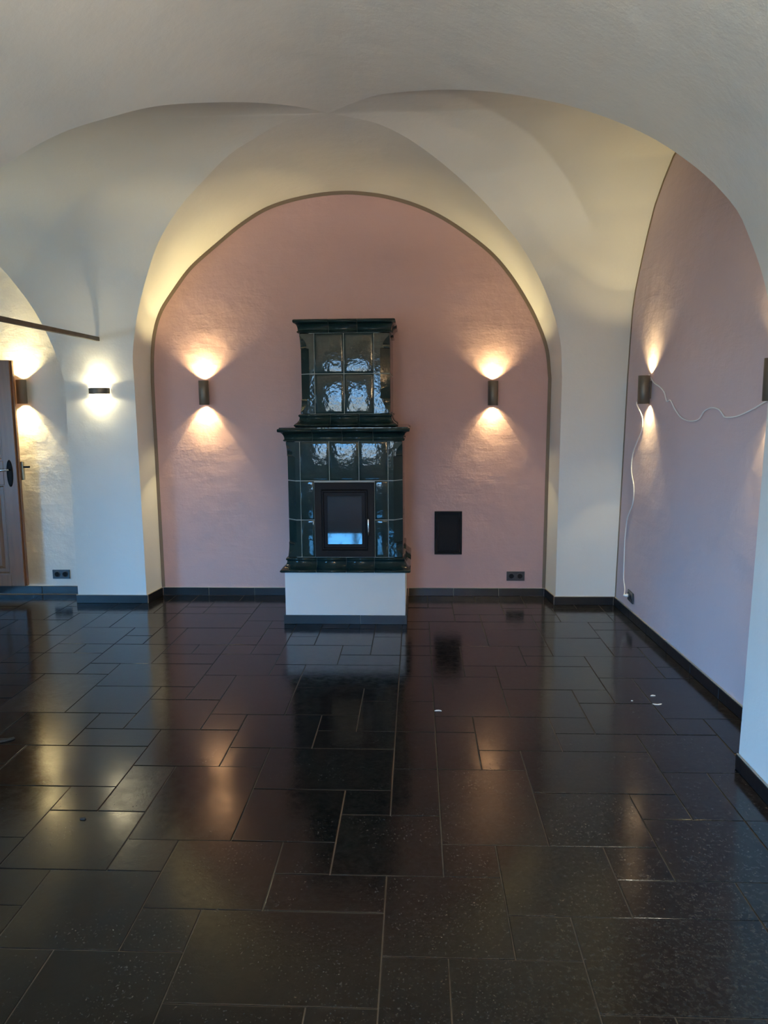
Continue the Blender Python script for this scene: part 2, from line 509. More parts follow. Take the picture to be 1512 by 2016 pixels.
# web over the camera
A = joined(g_fl[::-1], g_fr)
B = [Vector((p.x, FRONT_Y, p.z)) for p in A]
ruled('vault_web', A, B, 10, M['white'], vault)
# left bay
A = joined([Vector((-9.2 - p.x, p.y, p.z)) for p in g_br2], g_br2[::-1])
B = [Vector((p.x, LBACK_Y, p.z)) for p in A]
ruled('vault_web', A, B, 6, M['white'], vault)
bay_arch = B
A = joined([Vector((-9.2 - p.x, p.y, p.z)) for p in g_fr2[::-1]], g_fr2) if False else joined([Vector((-9.2 - p.x, p.y, p.z)) for p in g_fr2][::-1], g_fr2)
B = [Vector((p.x, FRONT_Y, p.z)) for p in A]
ruled('vault_web', A, B, 8, M['white'], vault)
A = joined([Vector((-9.2 - p.x, p.y, p.z)) for p in g_br2], [Vector((-9.2 - p.x, p.y, p.z)) for p in g_fr2])
B = [Vector((-7.0, p.y, p.z)) for p in A]
ruled('vault_web', A, B, 4, M['white'], vault)

def lunette(name, pts, mat, base):
    """wall plane under an arch: fan of quads between the arch and the floor"""
    vs, fs = [], []
    for p, q in zip(pts, base):
        vs += [p, q]
    for i in range(len(pts) - 1):
        fs.append((2 * i, 2 * i + 1, 2 * i + 3, 2 * i + 2))
    return mesh_ob(name, vs, fs, mat)

# rose wall behind the stove
pts = [p.copy() for p in stove_arch]
pts[0].x -= 0.02; pts[-1].x += 0.02
wb = lunette('wall_back', pts, M['rose'], [Vector((p.x, BACK_Y, -0.05)) for p in pts])
struct(wb, 'rose plastered wall under the round arch behind the stove', 'wall')
# mauve wall on the right
arch = right_arch
base = [Vector((wall_x(p.y, 0), p.y, -0.05)) for p in arch]
wr = lunette('wall_right', arch, M['mauve'], base)
struct(wr, 'mauve plastered side wall under the right vault arch', 'wall')
# left bay walls
wl = lunette('wall_back_left', bay_arch, M['niche'], [Vector((p.x, LBACK_Y, -0.05)) for p in bay_arch])
struct(wl, 'white plastered wall of the side bay with the brown door', 'wall')
A = joined([Vector((-7.0, p.y, p.z)) for p in g_br2], [Vector((-7.0, p.y, p.z)) for p in g_fr2])
wl = lunette('wall_left', A, M['niche'], [Vector((-7.0, p.y, -0.05)) for p in A])
struct(wl)

# piers below the springing
def pier(name, plan0, plan1, z1, label):
    """vertical faces between a plan at the floor and a plan at the springing"""
    vs = [(x, y, -0.05) for x, y in plan0] + [(x, y, z1) for x, y in plan1]
    k = len(plan0)
    fs = [(i, i + 1, k + i + 1, k + i) for i in range(k - 1)]
    o = mesh_ob(name, vs, fs, M['white'])
    return struct(o, label, 'pier')
pier('wall_pier_left', [(-2.786, LBACK_Y), (-2.786, PIER_Y), (-2.213, PIER_Y), (-2.178, BACK_Y)],
     [(-2.785, LBACK_Y), (-2.785, 6.05), (-2.225, 6.05), (-2.19, BACK_Y)], SPRING, 'white pier carrying the wide lamp and the iron tie rod')
pier('wall_pier_right', [(1.078, BACK_Y), (1.112, PIER_Y), (wall_x(PIER_Y, 0), PIER_Y)],
     [(1.09, BACK_Y), (1.122, 6.05), (wall_x(6.05, 1.8), 6.05)], SPRING, 'white pier between the rose wall and the mauve wall')
pier('wall_pier_near', [(wall_x(3.256, 0) + 0.02, 3.256), (1.412, 3.256), (1.412, FRONT_Y)],
     [(wall_x(3.256, 1.8) + 0.02, 3.256), (1.452, 3.256), (1.452, FRONT_Y)], SPRING, 'white pier at the right edge, bluish in daylight')
pier('wall_pier_front', [(-2.17, 2.65), (-2.17, 3.256), (-2.84, 3.256), (-2.84, 2.65), (-2.17, 2.65)],
     [(-2.17, 2.65), (-2.17, 3.256), (-2.84, 3.256), (-2.84, 2.65), (-2.17, 2.65)], SPRING, None)
pier('wall_pier_bay', [(-6.415, LBACK_Y), (-6.415, PIER_Y), (-7.0, PIER_Y)], [(-6.415, LBACK_Y), (-6.415, 6.05), (-7.0, 6.05)], SPRING, None)
pier('wall_pier_bay_front', [(-7.0, 2.65), (-6.36, 2.65), (-6.36, 3.256), (-7.0, 3.256)], [(-7.0, 2.65), (-6.36, 2.65), (-6.36, 3.256), (-7.0, 3.256)], SPRING, None)
struct(box('wall_arcade', (-7.0, FRONT_Y, SPRING + 0.5), (-6.36, 2.66, SPRING + 0.6), M['white']))
struct(box('wall_arcade', (-2.84, FRONT_Y, SPRING), (-2.17, 2.66, SPRING + 0.3), M['white']))

# left wall towards the windows
bm = bmesh.new()
y0, y1, z0, z1 = SIDE_WINDOW
for a, b_ in (((-7.3, FRONT_Y, 0), (-6.98, y0, 3.5)), ((-7.3, y1, 0), (-6.98, 3.256, 3.5)), ((-7.3, y0, 0), (-6.98, y1, z0)), ((-7.3, y0, z1), (-6.98, y1, 3.5))):
    bm_box(bm, a, b_)
struct(bm_ob('wall_left', bm, M['white']))
# wall behind the camera with its window openings
xs = sorted({-7.1, 1.7, *[v for w in WINDOWS for v in w[:2]]})
bm = bmesh.new()
for a, b_ in zip(xs[:-1], xs[1:]):
    w = [q for q in WINDOWS if q[0] <= a + 1e-6 and q[1] >= b_ - 1e-6]
    spans = [(0, w[0][2]), (w[0][3], 3.5)] if w else [(0, 3.5)]
    for z0, z1 in spans:
        bm_box(bm, (a, FRONT_Y - 0.35, z0 - 0.05 * (z0 == 0)), (b_, FRONT_Y, z1))
struct(bm_ob('wall_front', bm, M['white']), 'white wall with the windows', 'wall')
for wi, (x0, x1, z0, z1) in enumerate(WINDOWS):
    bm = bmesh.new()
    f = 0.06
    y0, y1 = FRONT_Y - 0.28, FRONT_Y - 0.22
    for a, b_ in (((x0, y0, z0), (x0 + f, y1, z1)), ((x1 - f, y0, z0), (x1, y1, z1)), ((x0 + f, y0, z0), (x1 - f, y1, z0 + f)), ((x0 + f, y0, z1 - f), (x1 - f, y1, z1)),
                  (((x0 + x1) / 2 - .045, y0, z0 + f), ((x0 + x1) / 2 + .045, y1, z1 - f)), ((x0 + f, y0, z1 - .55), (x1 - f, y1, z1 - .48))):
        bm_box(bm, a, b_)
    struct(bm_ob('window_%d' % (wi + 1), bm, M['smooth_white']))

# taupe band along the edge of the rose wall and the thin line along the mauve wall
def band(name, outer, wdt, normal, lift, mat, centre, low):
    vs, fs = [], []
    for p in outer:
        d = (Vector(centre) - p)
        d = d - Vector(normal) * d.dot(Vector(normal))
        d.normalize()
        q = p + d * wdt
        vs += [p + Vector(normal) * lift, q + Vector(normal) * lift, q - Vector(normal) * 0.004]
    k = len(outer)
    for i in range(k - 1):
        fs.append((3 * i, 3 * i + 1, 3 * i + 4, 3 * i + 3))
        fs.append((3 * i + 1, 3 * i + 2, 3 * i + 5, 3 * i + 4))
    return struct(mesh_ob(name, vs, fs, mat))
pts = []
for k in range(9):
    t = k / 8; pts.append(Vector((-2.178 - 0.012 * t, BACK_Y, 0.068 + (SPRING - 0.068) * t)))
a0 = [p for p in stove_arch[1:-1]]
pts2 = []
for k in range(9):
    t = 1 - k / 8; pts2.append(Vector((1.078 + 0.012 * t, BACK_Y, 0.068 + (SPRING - 0.068) * t)))
def hband(name, pts, wdt, lift, mat, cx):
    vs, fs = [], []
    k = len(pts)
    for i, p in enumerate(pts):
        d = (pts[min(i + 1, k - 1)] - pts[max(i - 1, 0)]).normalized()
        q = p + Vector((d.z, 0, -d.x)) * wdt
        vs += [p + Vector((0, -lift, 0)), q + Vector((0, -lift, 0)), q + Vector((0, 0.003, 0))]
    for i in range(k - 1):
        fs.append((3 * i, 3 * i + 1, 3 * i + 4, 3 * i + 3))
        fs.append((3 * i + 1, 3 * i + 2, 3 * i + 5, 3 * i + 4))
    return struct(mesh_ob(name, vs, fs, mat))
tag(hband('trim_1', pts + a0 + pts2, 0.027, 0.005, M['band'], -0.54), 'narrow taupe band framing the rose wall', 'trim')
# same on the right wall (thin)
vs, fs = [], []
path = [Vector((wall_x(PIER_Y, 0.068 + 1.73 * k / 8), PIER_Y - 0.005 * k / 8, 0.068 + 1.73 * k / 8)) for k in range(9)] + right_arch[1:72]
for i, p in enumerate(path):
    d = (path[min(i + 1, len(path) - 1)] - path[max(i - 1, 0)]).normalized()
    q = p + Vector((0, -abs(d.z), -abs(d.y))) * 0.016
    vs += [p + Vector((-0.004, 0, 0)), q + Vector((-0.004, 0, 0)), q + Vector((0.003, 0, 0))]
for i in range(len(path) - 1):
    fs.append((3 * i, 3 * i + 1, 3 * i + 4, 3 * i + 3)); fs.append((3 * i + 1, 3 * i + 2, 3 * i + 5, 3 * i + 4))
tag(struct(mesh_ob('trim_2', vs, fs, M['band'])), 'thin dark line edging the mauve wall', 'trim')

# ------------------------------------------------------------------ floor of dark stone tiles
fl = box('floor', (-7.1, FRONT_Y - 0.35, -0.10), (1.75, 6.45, -0.0035), M['grout'])
struct(fl, 'floor of dark honed stone tiles in mixed sizes', 'floor')
X0, Y0, CELL = -0.104, 1.8425, 0.195
TILES = '''-3 0 0 2;-4 -3 1 2;-6 -4 1 3;-5 -3 -1 1;-8 -6 2 3;-8 -6 1 2;-7 -5 -1 1;-3 -1 -2 0;-1 0 -1 0;-2 0 2 3;-4 -2 2 4;-2 -1 3 4;-3 -1 4 6;-3 0 6 8;-1 0 5 6;-1 1 3 5;
0 1 5 7;0 1 7 9;1 2 7 9;2 3 7 8;1 3 4 7;2 4 8 10;1 2 9 10;1 3 10 13;2 3 13 14;1 2 13 15;1 2 15 16;2 4 14 16;0 1 9 11;0 1 11 13;0 1 13 15;0 1 15 16;
-4 -2 14 16;-2 -1 15 16;-2 0 14 15;-1 0 15 17;-3 -1 16 18;-4 -3 16 17;-3 0 12 14;-1 0 11 12;-3 -1 10 12;-2 -1 9 10;-2 0 8 9;-1 0 9 11;-4 -2 8 10;-4 -3 7 8;-5 -4 9 10;-6 -4 7 9;-5 -3 10 13;
-6 -4 13 15;-4 -3 13 14;-6 -5 11 13;-11 -9 10 13;-8 -7 9 10;-8 -6 8 9;-10 -8 8 10;-9 -7 10 12;-7 -6 11 12;-7 -5 9 11;-10 -9 13 14;-10 -8 14 16;-12 -10 13 15;-11 -10 15 16;-9 -6 12 14;-8 -6 14 15;
-9 -6 6 8;-6 -5 5 7;-7 -6 5 6;-9 -7 4 6;-7 -5 3 5;-5 -4 3 4;-5 -3 4 7;-9 -7 3 4;
1 2 3 4;0 2 1 3;0 1 -1 1;1 3 -1 1;2 3 1 2;3 6 0 2;2 4 2 4;4 6 2 3;4 5 3 4;5 7 3 5;3 5 4 6;5 6 5 6;6 7 5 7;7 8 5 7;3 6 6 8;4 6 8 9;6 8 7 9;7 8 9 10;5 7 9 11;4 5 9 10;3 5 10 12;5 6 11 12;
7 9 10 13;6 7 11 13;6 8 13 15;8 9 13 14;8 9 14 16;7 8 15 16;5 7 15 17;5 7 17 19;3 5 16 18;3 6 12 14;4 6 14 15;4 5 15 16;7 9 16 18;7 9 18 19;8 9 19 20;6 8 19 21;8 9 20 22;
3 6 18 20;4 6 20 21;2 4 20 22;4 5 21 22;5 7 21 23;3 5 22 23;1 3 22 23;1 2 21 22;0 1 21 23;0 2 19 21;2 3 19 20;1 3 16 19;7 8 21 22;8 9 22 23;
-9 -7 22 23;-9 -8 21 22;-10 -8 20 22;-7 -5 22 23;-8 -6 21 22;-8 -6 20 21;-9 -6 18 20;-6 -4 19 21;-6 -5 17 19;-8 -6 16 18;-5 -4 16 18;-9 -8 16 18;-11 -9 18 20;-12 -10 16 18;-14 -12 20 21;-13 -12 17 20'''
occ = {}
tiles = []
for t in TILES.replace('\n', '').split(';'):
    i0, i1, j0, j1 = map(int, t.split())
    cells = [(i, j) for i in range(i0, i1) for j in range(j0, j1)]
    if any(c in occ for c in cells):
        continue
    for c in cells: occ[c] = 1
    tiles.append((i0, i1, j0, j1))
sizes = [(3, 2), (2, 2), (2, 3), (2, 1), (1, 2), (2, 2), (1, 1)]
rr = random.Random(11)
def row_left(j):                      # how far left the floor is laid out piece by piece
    return -18 if j > 15 else (-15 if j > 11 else (-13 if j > 7 else -10))
for j in range(-2, 23):
    for i in range(row_left(j), 9):
        if (i, j) in occ or (i > 7 and j < 8): continue
        opt = sizes[:]; rr.shuffle(opt); opt.append((1, 1))
        for w, h in opt:
            cells = [(a, b_) for a in range(i, i + w) for b_ in range(j, j + h)]
            if all(c not in occ and c[0] < (9 if c[1] > 7 else 8) and c[1] < 23 for c in cells):
                for c in cells: occ[c] = 1
                tiles.append((i, i + w, j, j + h)); break
tile_mesh = {}
def tile_me(w, h, mk='stone'):
    if (w, h, mk) in tile_mesh: return tile_mesh[(w, h, mk)]
    a, b_ = w * CELL / 2 - 0.0022, h * CELL / 2 - 0.0022
    c = 0.0018
    vs = []
    for (dx, z) in ((0, -0.012), (0, -0.0012), (c * 0.4, -0.0003), (c, 0.0)):
        vs += [(-a + dx, -b_ + dx, z), (a - dx, -b_ + dx, z), (a - dx, b_ - dx, z), (-a + dx, b_ - dx, z)]
    fs = []
    for r in range(3):
        for k in range(4):
            fs.append((r * 4 + k, r * 4 + (k + 1) % 4, r * 4 + 4 + (k + 1) % 4, r * 4 + 4 + k))
    fs.append((12, 13, 14, 15))
    me = bpy.data.meshes.new('stone_tile')
    me.from_pydata(vs, [], fs); me.materials.append(M[mk])
    tile_mesh[(w, h, mk)] = me
    return me
fpos = Vector(fl.location)
for i0, i1, j0, j1 in tiles:
    x, y = X0 + CELL * (i0 + i1) / 2, Y0 + CELL * (j0 + j1) / 2
    if x > 1.72 or (x > 1.45 and y < 3.2): continue
    mk = 'riven' if (i0, j0) in ((1, 4), (-6, 5), (-5, 3), (-11, 10)) else 'stone'
    o = bpy.data.objects.new('stone_tile', tile_me(i1 - i0, j1 - j0, mk))
    o.location = Vector((x, y, rr.uniform(-0.0009, 0.0003))) - fpos
    o.rotation_euler = (rr.gauss(0, 0.0016), rr.gauss(0, 0.0016), rr.gauss(0, 0.0012))
    link(o, fl)
print('tiles', len(tiles))

# ------------------------------------------------------------------ skirting of stone strips
def skirting(name, runs, label):
    """runs: (p0, p1, n) floor lines with the wall on the far side, n = direction into the room"""
    root = None
    hgt, th = 0.066, 0.012
    for p0, p1, nrm in runs:
        p0, p1, nrm = Vector((*p0, 0)), Vector((*p1, 0)), Vector((*nrm, 0)).normalized()
        L = (p1 - p0).length; d = (p1 - p0).normalized()
        def strip(nm, a, b_, t, z0, z1, mat, par, off=0.0):
            q = [p0 + d * a + nrm * off, p0 + d * b_ + nrm * off, p0 + d * b_ + nrm * t, p0 + d * a + nrm * t]
            bm = bmesh.new()
            lo = [bm.verts.new((v.x, v.y, z0)) for v in q]; hi = [bm.verts.new((v.x, v.y, z1)) for v in q]
            bm.faces.new(lo[::-1]); bm.faces.new(hi)
            for k in range(4): bm.faces.new((lo[k], lo[(k + 1) % 4], hi[(k + 1) % 4], hi[k]))
            if nm == 'skirting_tile': bmesh.ops.bevel(bm, geom=[e for e in bm.edges], offset=0.0018, segments=1, affect='EDGES')
            return bm_ob(nm, bm, mat, par)
        mort = strip(name if root is None else 'mortar_bed', 0, L, 0.007, 0, hgt + 0.003, M['light_grout'], root)
        if root is None:
            root = struct(mort, label, 'skirting')
        npc = max(1, round(L / 0.42)); pl = L / npc
        for k in range(npc):
            strip('skirting_tile', k * pl + 0.0015, (k + 1) * pl - 0.0015, th, 0.0006, hgt, M['skirt'], root, 0.0065)
    return root
skirting('baseboard_back', [((-2.166, BACK_Y), (-0.985, BACK_Y), (0, -1)), ((-0.066, BACK_Y), (1.066, BACK_Y), (0, -1))], 'dark stone skirting along the rose wall')
skirting('baseboard_left', [((-2.786 - 0.012, PIER_Y), (-2.213 + 0.012, PIER_Y), (0, -1)), ((-2.213, PIER_Y), (-2.178, BACK_Y - 0.014), (1, -0.12))], 'dark stone skirting around the white left pier')
skirting('baseboard_bay', [((-5.0, LBACK_Y), (-2.80, LBACK_Y), (0, -1))], 'dark stone skirting below the white wall with the outlet and door')
skirting('baseboard_right', [((1.078, BACK_Y - 0.014), (1.112, PIER_Y), (-1, -0.12)), ((1.112 - 0.012, PIER_Y), (wall_x(PIER_Y, 0) - 0.014, PIER_Y), (0, -1)),
                             ((wall_x(PIER_Y, 0), PIER_Y), (wall_x(3.26, 0), 3.26), (-1, 0.031))], 'dark stone skirting along the right pier and the mauve wall')
skirting('baseboard_near', [((1.412, 3.256), (1.412, 1.2), (-1, 0))], 'dark stone skirting at the foot of the near right pier')

# ------------------------------------------------------------------ tiled stove
SX = -0.523
stove = empty('tiled_stove', (SX, 5.9, 0), 'dark green glazed tiled stove on a white base against the rose wall', 'stove')
SO = Vector(stove.location)
def sp(x, y, z): return (x - SO.x, y - SO.y, z)
WALLG = BACK_Y - 0.002
box('base', sp(-0.965, 5.475, 0.0), sp(-0.083, WALLG, 0.40), M['smooth_white'], stove)['label'] = 'white plastered base'
# stone strips around the base
def stove_skirt(x0, x1, y0, y1):
    o = box('skirting_tile', sp(x0, y0, 0.0006), sp(x1, y1, 0.067), M['skirt'], stove, 0.0015)
    o['label'] = 'dark stone strip'
stove_skirt(-0.977, -0.415, 5.463, 5.476); stove_skirt(-0.412, -0.071, 5.463, 5.476)
for s, xa, xb in ((0, -0.977, -0.9645), (1, -0.0835, -0.071)):
    for ya, yb in ((5.477, 5.76), (5.763, 6.05), (6.053, 6.315)):
        stove_skirt(xa, xb, ya, yb)

LOW = dict(x0=-0.935, x1=-0.105, y=5.50)
UPP = dict(x0=-0.836, x1=-0.195, y=5.60)
# cores (joint colour) just behind the tile faces
def core(d, z0, z1, c):
    e = -0.0018
    x0, x1, y = d['x0'] + e, d['x1'] - e, d['y'] + e
    vs = [(x0 + c, y), (x1 - c, y), (x1, y + c), (x1, WALLG), (x0, WALLG), (x0, y + c)]
    bm = bmesh.new()
    bm_ring_loft(bm, [[sp(a, b_, z) for a, b_ in vs] for z in (z0, z1)], True, True, True)
    bm_ob('core', bm, M['stove_grout'], stove)
core(LOW, 0.40, 1.43, 0.0625); core(UPP, 1.43, 2.19, 0.0665)

def flat_tile(x0, x1, z0, z1, y, name='stove_tile'):
    """pillowed glazed tile facing the camera"""
    g = 0.0016
    w, h = (x1 - x0) / 2 - g, (z1 - z0) / 2 - g
    prof = [(0, 0.003), (0, -0.001), (0.003, -0.0038), (0.009, -0.0052), (0.02, -0.0058), (0.034, -0.0066)]
    bm = bmesh.new()
    rings = []
    for dx, dy in prof:
        dx = min(dx, min(w, h) * 0.8)
        a, b_ = w - dx, h - dx
        r = []
        for (sx_, sz_) in ((-1, -1), (0, -1), (1, -1), (1, 0), (1, 1), (0, 1), (-1, 1), (-1, 0)):
            r.append((sx_ * a, dy, sz_ * b_))
        rings.append(r)
    vr = bm_ring_loft(bm, rings)
    c = bm.verts.new((0, prof[-1][1] - 0.0006, 0))
    last = vr[-1]
    for k in range(8):
        bm.faces.new((last[k], last[(k + 1) % 8], c))
    return bm_ob(name, bm, M['glaze'], stove, True, sp((x0 + x1) / 2, y, (z0 + z1) / 2))

def side_tile(y0, y1, z0, z1, x, s):
    o = flat_tile(y0, y1, z0, z1, 0)
    o.rotation_euler = (0, 0, R(90) * s)
    o.location = sp(x, (y0 + y1) / 2, (z0 + z1) / 2)
    return o

def corner_tile(d, s, z0, z1, fw, c, stop):
    """corner tile: short front face, chamfer, side face; the chamfer runs out in a rounded stop"""
    X = d['x0'] if s < 0 else d['x1']
    y = d['y']
    g = 0.0016
    sd = 0.10                                      # length of the side face
    levels = []                                    # (z, chamfer)
    H = 0.105
    za, zb = z0 + g, z1 - g
    if stop == 'top':
        levels = [(za, c), (zb - H - 0.006, c), (zb - H - 0.004, c * 0.99), (zb - H, c * 0.74), (zb - H + 0.006, c * 0.66), (zb - H + 0.012, c * 0.74)]
        for k in range(1, 8):
            t = k / 7
            levels.append((zb - H + 0.012 + (H - 0.03) * t, c * 0.74 * math.cos(t * math.pi / 2) ** 0.8))
        levels.append((zb, 0.0))
    elif stop == 'bottom':
        levels = [(za, 0.0)]
        for k in range(7, 0, -1):
            t = k / 7
            levels.append((za + H - 0.012 - (H - 0.03) * t, c * 0.74 * math.cos(t * math.pi / 2) ** 0.8))
        levels += [(za + H - 0.012, c * 0.74), (za + H - 0.006, c * 0.66), (za + H, c * 0.74), (za + H + 0.004, c * 0.99), (za + H + 0.006, c), (zb, c)]
    else:
        levels = [(za, c), (zb, c)]
    bm = bmesh.new()
    rings = []
    def ring(z, ch, inset):
        ch = max(ch, 0.004)
        e = inset
        p = [(fw - g + 0.004, 0.006), (fw - g + 0.004, e), (ch, e), (ch * 0.94 + e * 0.5, 0.06 * ch + e * 0.5), (ch * 0.06 + e * 0.5, 0.94 * ch + e * 0.5), (e, ch), (e, sd - g), (0.006, sd - g)]
        out = []
        for dx, dy in p:
            out.append(sp(X + (dx - 0.004 if s < 0 else 0.004 - dx), y + dy - 0.004, z))
        return out
    rings.append(ring(levels[0][0], levels[0][1], 0.005))
    zlo, zhi = levels[0][0], levels[-1][0]
    for z, ch in levels:
        z2 = min(max(z, zlo + 0.003), zhi - 0.003)
        rings.append(ring(z2, ch, 0.0))
    rings.append(ring(levels[-1][0], levels[-1][1], 0.005))
    cen = Vector(rings[0][0])
    rings = [[tuple(Vector(p) - cen) for p in r] for r in rings]
    bm_ring_loft(bm, rings, False)
    o = bm_ob('corner_tile', bm, M['glaze'], stove, False, cen)
    for p in o.data.polygons: p.use_smooth = False
    return o

ZL = [0.495, 0.772, 1.058, 1.343]
cx = [-0.935, -0.840, -0.628, -0.414, -0.204, -0.105]
for k, st in enumerate(('bottom', None, 'top')):
    corner_tile(LOW, -1, ZL[k], ZL[k + 1], 0.095, 0.064, st)
    corner_tile(LOW, 1, ZL[k], ZL[k + 1], 0.099, 0.064, st)
    ys = [5.60, 5.845, 6.09, WALLG]
    for a, b_ in zip(ys[:-1], ys[1:]):
        side_tile(a, b_, ZL[k], ZL[k + 1], LOW['x0'], -1); side_tile(a, b_, ZL[k], ZL[k + 1], LOW['x1'], 1)
for a, b_ in ((1, 2), (2, 3), (3, 4)):
    flat_tile(cx[a], cx[b_], ZL[2], ZL[3], LOW['y'])
DX0, DX1, DZ0, DZ1 = -0.738, -0.304, 0.500, 1.046
for k in (0, 1):
    flat_tile(cx[1], DX0 - 0.001, ZL[k], ZL[k + 1], LOW['y']); flat_tile(DX1 + 0.001, cx[4], ZL[k], ZL[k + 1], LOW['y'])
ZU = [1.535, 1.824, 2.112]
for k, st in enumerate(('bottom', 'top')):
    corner_tile(UPP, -1, ZU[k], ZU[k + 1], 0.101, 0.068, st)
    corner_tile(UPP, 1, ZU[k], ZU[k + 1], 0.111, 0.068, st)
    flat_tile(-0.735, -0.522, ZU[k], ZU[k + 1], UPP['y']); flat_tile(-0.522, -0.306, ZU[k], ZU[k + 1], UPP['y'])
    ys = [5.70, 5.91, 6.12, WALLG]
    for a, b_ in zip(ys[:-1], ys[1:]):
        side_tile(a, b_, ZU[k], ZU[k + 1], UPP['x0'], -1); side_tile(a, b_, ZU[k], ZU[k + 1], UPP['x1'], 1)

def moulding(name, prof, d, joints):
    """profile (offset, z) swept round front and sides, one mesh per ceramic piece"""
    x0, x1, y = d['x0'], d['x1'], d['y']
    g = 0.0014
    ysp = 5.86
    def piece(pts):
        # pts: list of (x, y, dirx, diry) stations; offset goes along dir
        bm = bmesh.new()
        cen = Vector(sp(pts[0][0], pts[0][1], prof[0][1]))
        rings = []
        for (px, py, ox, oy) in pts:
            rings.append([tuple(Vector(sp(px + ox * off, py + oy * off, z)) - cen) for off, z in prof])
        vr = bm_ring_loft(bm, rings, False)
        bm.faces.new(vr[0][::-1]); bm.faces.new(vr[-1])
        o = bm_ob(name, bm, M['glaze'], stove, False, cen)
        for p in o.data.polygons: p.use_smooth = len(p.vertices) == 4
        return o
    js = joints
    piece([(x0, WALLG, -1, 0), (x0, ysp + g, -1, 0)])
    piece([(x0, ysp - g, -1, 0), (x0, y, -1, -1), (js[0] - g, y, 0, -1)])
    for a, b_ in zip(js[:-1], js[1:]):
        piece([(a + g, y, 0, -1), (b_ - g, y, 0, -1)])
    piece([(js[-1] + g, y, 0, -1), (x1, y, 1, -1), (x1, ysp - g, 1, 0)])
    piece([(x1, ysp + g, 1, 0), (x1, WALLG, 1, 0)])

def cornice(z0, z1, o):
    h = z1 - z0
    p = [(-0.02, z0), (0.012, z0), (0.019, z0 + 0.004), (0.020, z0 + 0.010), (0.014, z0 + 0.014)]
    for k in range(7):
        t = k / 6
        p.append((0.012 + (o - 0.018) * (1 - math.cos(t * math.pi / 2)), z0 + 0.016 + (h - 0.042) * math.sin(t * math.pi / 2)))
    p += [(o - 0.003, z1 - 0.024), (o, z1 - 0.014), (o - 0.003, z1 - 0.004), (o - 0.012, z1), (-0.02, z1)]
    return p
def sill(z0, z1, o):
    h = z1 - z0
    p = [(-0.02, z0), (o - 0.010, z0), (o, z0 + 0.006), (o + 0.001, z0 + 0.014), (o - 0.005, z0 + 0.021)]
    for k in range(7):
        t = k / 6
        p.append((o - 0.008 - (o - 0.020) * math.sin(t * math.pi / 2) , z0 + 0.023 + (h - 0.044) * (1 - math.cos(t * math.pi / 2)) * 0.5 + (h - 0.044) * 0.5 * t))
    p += [(0.018, z1 - 0.018), (0.021, z1 - 0.010), (0.018, z1 - 0.003), (0.010, z1), (-0.02, z1)]
    return p
moulding('sill_tile', sill(0.390, 0.495, 0.060), LOW, [-0.729, -0.512, -0.306])
moulding('cornice_tile', cornice(1.343, 1.436, 0.058), LOW, [-0.744, -0.530, -0.310])
moulding('sill_tile', sill(1.443, 1.535, 0.050), UPP, [-0.623, -0.413])
moulding('cornice_tile', cornice(2.112, 2.207, 0.046), UPP, [-0.627, -0.422])
# flat covers on the ledge and on top
box('cover_slab', sp(LOW['x0'] - 0.045, LOW['y'] - 0.045, 1.428), sp(LOW['x1'] + 0.045, WALLG, 1.4425), M['glaze'], stove, 0.002)
box('cover_slab', sp(UPP['x0'] - 0.03, UPP['y'] - 0.03, 2.19), sp(UPP['x1'] + 0.03, WALLG, 2.205), M['glaze'], stove, 0.002)

# firebox door
def frame_bm(x0, x1, z0, z1, wdt, y0, y1, bev=0.003):
    bm = bmesh.new()
    o = [(x0, z0), (x1, z0), (x1, z1), (x0, z1)]
    i_ = [(x0 + wdt, z0 + wdt), (x1 - wdt, z0 + wdt), (x1 - wdt, z1 - wdt), (x0 + wdt, z1 - wdt)]
    def rg(pts, y): return [sp(a, y, b_) for a, b_ in pts]
    e = bev
    oe = [(x0 + e, z0 + e), (x1 - e, z0 + e), (x1 - e, z1 - e), (x0 + e, z1 - e)]
    ie = [(x0 + wdt - e, z0 + wdt - e), (x1 - wdt + e, z0 + wdt - e), (x1 - wdt + e, z1 - wdt + e), (x0 + wdt - e, z1 - wdt + e)]
    bm_ring_loft(bm, [rg(o, y1), rg(o, y0 + e), rg(oe, y0), rg(ie, y0), rg(i_, y0 + e), rg(i_, y1), rg(o, y1)])
    bmesh.ops.remove_doubles(bm, verts=bm.verts, dist=1e-6)
    return bm
o = bm_ob('door_surround', frame_bm(DX0, DX1, DZ0, DZ1, 0.052, 5.482, 5.515), M['black_steel'], stove); o['label'] = 'flat black steel surround of the firebox'
fd = bm_ob('firebox_door', frame_bm(-0.688, -0.352, 0.553, 0.993, 0.020, 5.474, 5.512, 0.006), M['black_steel'], stove); fd['label'] = 'black steel firebox door with a dark glass pane'
gl = box('glass_pane', sp(-0.669, 5.482, 0.572), sp(-0.371, 5.488, 0.974), M['door_glass'], fd)
ins = bm_ob('glass_border', frame_bm(-0.6685, -0.3715, 0.5725, 0.9735, 0.024, 5.4805, 5.4825, 0.0005), M['socket_dark'], fd)
bm = bmesh.new()
tube(bm, [sp(-0.347, 5.45, 0.663), sp(-0.347, 5.446, 0.668), sp(-0.347, 5.446, 0.782), sp(-0.347, 5.45, 0.787)], 0.0065, 12)
tube(bm, [sp(-0.354, 5.480, 0.688), sp(-0.347, 5.448, 0.688)], 0.004, 8); tube(bm, [sp(-0.354, 5.480, 0.765), sp(-0.347, 5.448, 0.765)], 0.004, 8)
bm_ob('handle', bm, M['chrome'], fd, True)['label'] = 'chrome bar handle'
box('firebox', sp(-0.69, 5.509, 0.55), sp(-0.35, 5.53, 1.0), M['firebox'], stove)
